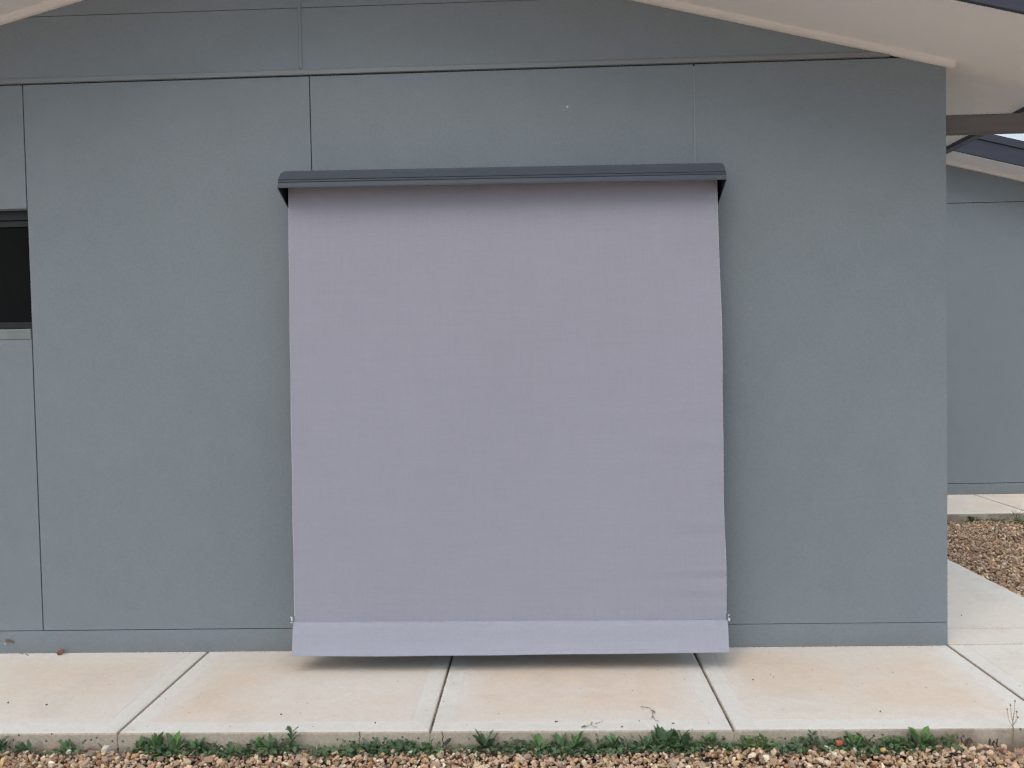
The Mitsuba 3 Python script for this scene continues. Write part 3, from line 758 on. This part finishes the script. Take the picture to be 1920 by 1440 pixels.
PX = lambda px: -1.855 + px * 0.001958      # metres along the path edge, counted from the left
Y0 = -0.903
W_ = [
    (-1.848, 'rosette', .062, ('deep', 'mid'), 5, 'dark upright weed at the far left end of the path edge'),
    (-1.800, 'low', .022, ('olive', 'mid'), 6, 'small olive weed just right of the leftmost dark weed'),
    (-1.741, 'rosette', .050, 'deep', 3, 'thin weed with one tall dark leaf near the left end of the path'),
    (-1.690, 'low', .018, 'olive', 5, 'tiny low weed left of the first dark patch of soil'),
    (-1.583, 'rosette', .046, ('mid', 'deep'), 9, 'low spreading weed left of the large whitish stone'),
    (-1.457, 'sprig', .030, 'olive', 5, 'small olive sprig behind the large whitish stone'),
    (-1.318, 'rosette', .056, ('mid', 'deep'), 5, 'weed with two leaves in a V just right of the leftmost joint'),
    (-1.250, 'rosette', .074, ('mid', 'bright', 'deep'), 10, 'big dense weed with a tall blunt leaf right of the leftmost joint'),
    (-1.190, 'rosette', .070, ('mid', 'bright'), 9, 'big weed touching the right side of the dense blunt leaved one'),
    (-1.105, 'rosette', .050, ('deep', 'mid'), 11, 'bushy dark weed in front of the second slab'),
    (-1.025, 'sprig', .042, 'olive', 6, 'brownish olive sprig right of the bushy dark weed'),
    (-0.978, 'low', .040, ('mid', 'deep'), 12, 'flat weed spread over the gravel below the second slab'),
    (-0.925, 'low', .024, ('olive', 'mid'), 7, 'low olive weed left of the straw coloured grass'),
    (-0.866, 'rosette', .054, ('bright', 'mid'), 8, 'bright leafy weed growing through straw coloured grass'),
    (-0.815, 'rosette', .060, ('mid', 'blue'), 6, 'weed with a narrow leaning leaf right of the straw grass'),
    (-0.763, 'sprig', .078, ('deep', 'mid'), 8, 'tall twisted weed standing up above the path edge left of the blind middle'),
    (-0.735, 'low', .036, ('mid', 'blue'), 10, 'low weed at the foot of the tall twisted one'),
    (-0.612, 'low', .044, ('blue', 'mid'), 14, 'flat bluish weed in the gravel left of the cracked concrete edge'),
    (-0.522, 'sprig', .026, 'mid', 3, 'tiny two leaved weed at the left crack in the path edge'),
    (-0.455, 'rosette', .042, ('mid', 'blue'), 8, 'small weed with round leaves between the two cracks in the path edge'),
    (-0.398, 'low', .028, ('blue', 'mid'), 6, 'small bluish weed out in the gravel between the two cracks'),
    (-0.336, 'rosette', .048, ('blue', 'mid'), 6, 'greyish green weed with one broad pointed leaf below the middle slab joint'),
    (-0.246, 'rosette', .050, ('bright', 'mid'), 10, 'bright green clump left of the dark elongated stone'),
    (-0.170, 'low', .022, ('mid', 'bright'), 5, 'small weed at the foot of the dark elongated stone'),
    (-0.040, 'rosette', .078, ('mid', 'deep'), 8, 'large weed with four broad toothed leaves below the middle of the blind'),
    (0.060, 'sprig', .034, ('deep', 'olive'), 5, 'small dark weed beside bare dark soil below the blind'),
    (0.105, 'tuft', .062, ('mid', 'blue'), 12, 'grass tuft right of the bare dark soil'),
    (0.165, 'rosette', .062, ('bright', 'mid'), 7, 'weed with a broad pale leaf right of the grass tuft'),
    (0.235, 'rosette', .058, ('mid', 'deep'), 10, 'leafy weed left of the pair of tall round leaves'),
    (0.290, 'rosette', .072, ('mid', 'deep', 'bright'), 11, 'big spreading weed with tall round tipped leaves'),
    (0.375, 'sprig', .052, ('olive', 'mid'), 7, 'olive sprig between two big spreading weeds'),
    (0.432, 'rosette', .060, ('deep', 'mid'), 9, 'dark weed with leaves spread left and right like a fan'),
    (0.492, 'low', .026, ('deep', 'blue'), 7, 'low dark weed right of the fan shaped one'),
    (0.545, 'rosette', .056, ('mid', 'deep'), 7, 'weed with a pair of upright dark leaves below the dry twigs'),
    (0.612, 'rosette', .078, ('deep', 'mid'), 13, 'tallest dense clump at the path edge below the dry twigs'),
    (0.675, 'rosette', .074, ('mid', 'deep', 'bright'), 11, 'dense clump with broad leaves left of the third joint'),
    (0.780, 'rosette', .054, ('bright', 'yellow', 'mid'), 10, 'bright yellowish green clump right at the joint right of the blind'),
    (0.905, 'rosette', .056, ('yellow', 'bright'), 6, 'yellowish weed right of the joint at the right end of the blind'),
    (0.975, 'rosette', .062, ('bright', 'yellow'), 5, 'weed with one tall rounded leaf right of the yellowish one'),
    (1.055, 'low', .040, ('blue', 'mid'), 12, 'bluish weed trailing down into the gravel left of the orange chip'),
    (1.145, 'sprig', .060, ('olive', 'deep'), 9, 'dark small leaved weed standing upright left of the orange chip'),
    (1.212, 'sprig', .036, ('mid', 'blue'), 5, 'small weed touching the left side of the orange chip'),
    (1.300, 'rosette', .058, ('bright', 'mid'), 12, 'bright bushy weed right of the orange chip'),
    (1.345, 'rosette', .060, ('mid', 'bright'), 5, 'weed with one upright leaf beside a dead seed pod'),
    (1.432, 'rosette', .050, ('bright', 'mid'), 9, 'rounded bright weed in the right part of the path edge'),
    (1.478, 'rosette', .048, ('mid', 'olive'), 6, 'smaller weed between two bright weeds in the right part of the path edge'),
    (1.538, 'rosette', .072, ('mid', 'bright'), 11, 'rightmost big weed with a tall round tipped leaf'),
    (1.592, 'rosette', .054, ('mid', 'olive'), 5, 'weed with leaning leaf right of the rightmost big weed'),
    (1.640, 'rosette', .052, ('yellow', 'olive'), 4, 'last small green weed before the dead brown stalks'),
]
jit = random.Random(5)
for x, kind, size, hue, n, lab in W_:
    y = Y0 - jit.uniform(0.0, 0.022)
    if 'gravel' in lab and kind == 'low':
        y -= 0.028
    weed(x, y, kind, size, hue, lab, n)
weed(-0.905, -0.93, 'tuft', .075, ('yellow', 'olive'), 'straw coloured grass tuft lying over the gravel below the second slab', n=14, seed=41)
weed(0.640, -0.915, 'tuft', .085, ('yellow', 'bright'), 'pale grass blades in front of the tallest dense clump', n=10, seed=42)
weed(0.30, -0.925, 'tuft', .075, ('blue', 'mid'), 'grass blades crossing in front of the big spreading weed', n=9, seed=43)
# far weeds at the wing's path
for x, y, kind, size, hue, lab in ((3.50, 3.175, 'tuft', .07, ('olive', 'yellow'), 'brownish grass at the far path just right of the wall corner'), (3.70, 3.165, 'rosette', .055, ('mid', 'deep'), 'green weed at the middle of the far path edge'),
                                  (3.86, 3.175, 'low', .10, ('olive', 'yellow'), 'low olive weed against the far path edge'), (4.06, 3.16, 'tuft', .13, ('yellow', 'mid'), 'tall grass at the right end of the far path edge'),
                                  (4.04, 3.10, 'low', .15, ('mid', 'deep'), 'flat green patch in front of the tall grass at the far path')):
    weed(x, y, kind, size, hue, lab, n=16 if kind != 'low' else 22)

# small creeping greenery between the plants and out into the gravel: nobody could count it
r = random.Random(77)
gv, gf, off = [], [], 0
for xc, w, yc, n in ((-1.79, .05, -.915, 16), (-1.59, .05, -.93, 26), (-1.30, .05, -.92, 26), (-1.20, .10, -.935, 60), (-1.08, .08, -.925, 40), (-0.96, .08, -.945, 46), (-0.83, .09, -.93, 60), (-0.60, .06, -.95, 50), (-0.52, .05, -.93, 30),
                     (-0.44, .08, -.925, 60), (-0.33, .06, -.92, 40), (-0.24, .06, -.94, 40), (-0.05, .07, -.93, 40), (0.08, .05, -.935, 36), (0.18, .06, -.94, 46), (0.28, .09, -.94, 70), (0.40, .08, -.93, 60), (0.52, .07, -.93, 50),
                     (0.63, .08, -.935, 70), (0.70, .05, -.95, 36), (0.79, .05, -.92, 24), (0.86, .03, -.94, 20), (0.96, .06, -.915, 26), (1.06, .05, -.95, 46), (1.16, .07, -.925, 40), (1.27, .08, -.93, 60), (1.36, .06, -.94, 34), (1.45, .07, -.92, 40), (1.54, .06, -.92, 36), (1.62, .04, -.915, 16)):
    for j in range(int(n * 3.2)):
        bx, by = r.gauss(xc, w * 0.62), min(r.gauss(yc + 0.008 * (j % 2), 0.018), PATH_FRONT - 0.006)
        bz = float(surf(np.array([bx]), np.array([by]))[0]) + r.uniform(0.002, 0.016) + (r.uniform(0.0, 0.022) if by > -0.905 else 0.0)
        L = r.uniform(0.010, 0.026)
        v, f = leaf_mesh(L, L * r.uniform(0.4, 0.8), (bx, by, bz), r.uniform(0, 6.28), r.uniform(0.1, 1.2), r.uniform(0, 0.8), seed=j)
        v, f = v.reshape(9, 5, 3)[::2, ::2].reshape(-1, 3), grid_faces(5, 3)
        gv.append(v); gf.append(f + off); off += len(v)
tag(obj('ground_cover', trimesh.Trimesh(np.vstack(gv), np.vstack(gf), process=False), 'leaf_creep', smooth=True),
    label='tiny creeping green leaves scattered over the gravel along the path edge', category='weeds', kind='stuff')

# dead stalks near the right end of the front path, dry plant standing at the edge
r = random.Random(17)
for x0, lab in ((1.690, 'dark curled dead stalks right of the last green weed'), (1.800, 'dark broken dead stalks at the right end of the path edge')):
    k = thing('dead_weed', lab, 'dead weed')
    for j in range(6):
        b = np.array([x0 + r.uniform(-0.02, 0.02), -0.905, -0.072])
        a = r.uniform(-1, 1)
        pts = [b + np.array([a * 0.035 * t, -0.012 * t * r.random(), 0.045 * math.sin(2.4 * t) * r.uniform(0.6, 1.1)]) for t in np.linspace(0, 1, 7)]
        obj('stalk', tube(pts, 0.0024, 0.0009, 5), 'dead_brown', k, smooth=40)
k = thing('dry_plant', 'dry leafless plant standing against the path edge near the right corner', 'dead weed')
b = np.array([1.872, -0.893, -0.065])
stem = [b, b + [0.002, -0.002, 0.05], b + [-0.001, -0.001, 0.09], b + [0.004, 0.0, 0.115]]
obj('stem', tube(stem, 0.0022, 0.0012, 5), 'dry_straw', k, smooth=40)
for dx, dz0, dz1 in ((-0.018, 0.07, 0.135), (0.016, 0.075, 0.125), (0.010, 0.10, 0.165), (-0.006, 0.09, 0.15), (0.02, 0.085, 0.105)):
    p0, p1 = b + [0, -0.001, dz0], b + [dx, 0.004, dz1]
    obj('branch', tube([p0, (p0 + p1) / 2 + [dx * 0.25, 0, -0.004], p1], 0.0011, 0.0006, 5), 'dry_straw', k, smooth=40)
    obj('seed_head', rock(p1, (0.0028, 0.0028, 0.0042), (0, 0, 0), 3), 'bare_twig', k, smooth=50)
k = thing('seed_pod', 'dark dead seed pod hanging over the gravel beside an upright weed', 'dead weed')
pts = [np.array([1.345, -0.915, -0.035]), np.array([1.358, -0.925, -0.045]), np.array([1.372, -0.935, -0.06]), np.array([1.392, -0.945, -0.066])]
obj('pod', tube(pts, 0.006, 0.004, 7), 'dead_brown', k, smooth=40)
obj('stalk', tube([pts[0] + [-0.008, 0.006, 0.02], pts[0]], 0.0015, 0.002, 5), 'dead_brown', k, smooth=40)


def twig(pts, lab, leaves=()):
    k = thing('dry_twig', lab, 'twig')
    pts = [np.array(p, float) for p in pts]
    obj('stem', tube(pts, 0.0011, 0.0007, 5), 'bare_twig', k, smooth=40)
    for (i, az, L) in leaves:
        obj('leaf', leaf(L, L * 0.36, pts[i] + [0, 0, 0.001], az, 0.25, 0.4, seed=i), 'leaf_olive', k, smooth=True)
    return k


twig([(0.575, -0.690, 0.003), (0.590, -0.700, 0.006), (0.598, -0.730, 0.004), (0.594, -0.780, 0.005), (0.600, -0.815, 0.003)], 'thin dry twig with tiny leaves lying on the slab right of centre', ((0, 3.0, .018), (2, -1.2, .022), (2, 0.9, .014), (3, -2.0, .018), (4, -0.5, .014)))
twig([(0.318, -0.868, 0.004), (0.340, -0.862, 0.005), (0.356, -0.848, 0.006), (0.366, -0.865, 0.004)], 'short crooked twig on the front border of the middle slab', ((0, 0.1, .022), (2, 1.2, .016), (3, -0.7, .014)))
twig([(0.372, -0.835, 0.003), (0.392, -0.826, 0.005)], 'tiny dark twig just above the short crooked one', ((1, 0.2, .012),))
# brown dead leaf stuck to the foot of the wall
k = thing('dead_leaf', 'curled brown dead leaf stuck to the foot of the wall at far left', 'leaf')
obj('blade', trimesh.util.concatenate([rock((-2.385, -0.006, 0.065), (0.017, 0.006, 0.006), (0, 0.25, 0), 21), rock((-2.366, -0.005, 0.060), (0.012, 0.005, 0.004), (0, 0.5, 0), 23)]), 'brown_leaf', k, smooth=60)
obj('thread', tube([(-2.402, -0.004, 0.055), (-2.400, -0.005, 0.046), (-2.396, -0.004, 0.038)], 0.001, 0.0006, 5), 'white_thread', k, smooth=40)
# crumbs of dry leaf and soil scattered over the slabs and along the foot of the wall
r = np.random.default_rng(31)
bits = []
spots = [(0.228, -0.814), (0.662, -0.834), (-0.458, -0.815), (-0.844, -0.731), (1.06, -0.407), (-2.015, -0.599), (-1.84, -0.623), (-2.29, -0.02), (-2.275, -0.03), (1.46, -0.74), (0.47, -0.86), (2.33, 0.45)]
spots += [(x, y) for x, y in zip(r.uniform(-2.5, 2.0, 70), -0.006 - r.gamma(1.2, 0.006, 70))] + [(x, y) for x, y in zip(r.uniform(-2.4, 2.0, 30), r.uniform(-0.86, -0.08, 30))]
for i, (x, y) in enumerate(spots):
    s0 = 0.006 if i < 12 else r.uniform(0.0015, 0.0035)
    bits.append(rock((x, y, 0.35 * s0), (s0, s0 * r.uniform(0.35, 0.8), s0 * 0.4), (0.0, 0.0, r.uniform(0, 6.28)), i))
crumbs = obj('leaf_litter', trimesh.util.concatenate(bits), 'dead_brown')
tag(crumbs, label='dark crumbs of soil and dry leaf scattered on the concrete path', category='litter', kind='stuff')
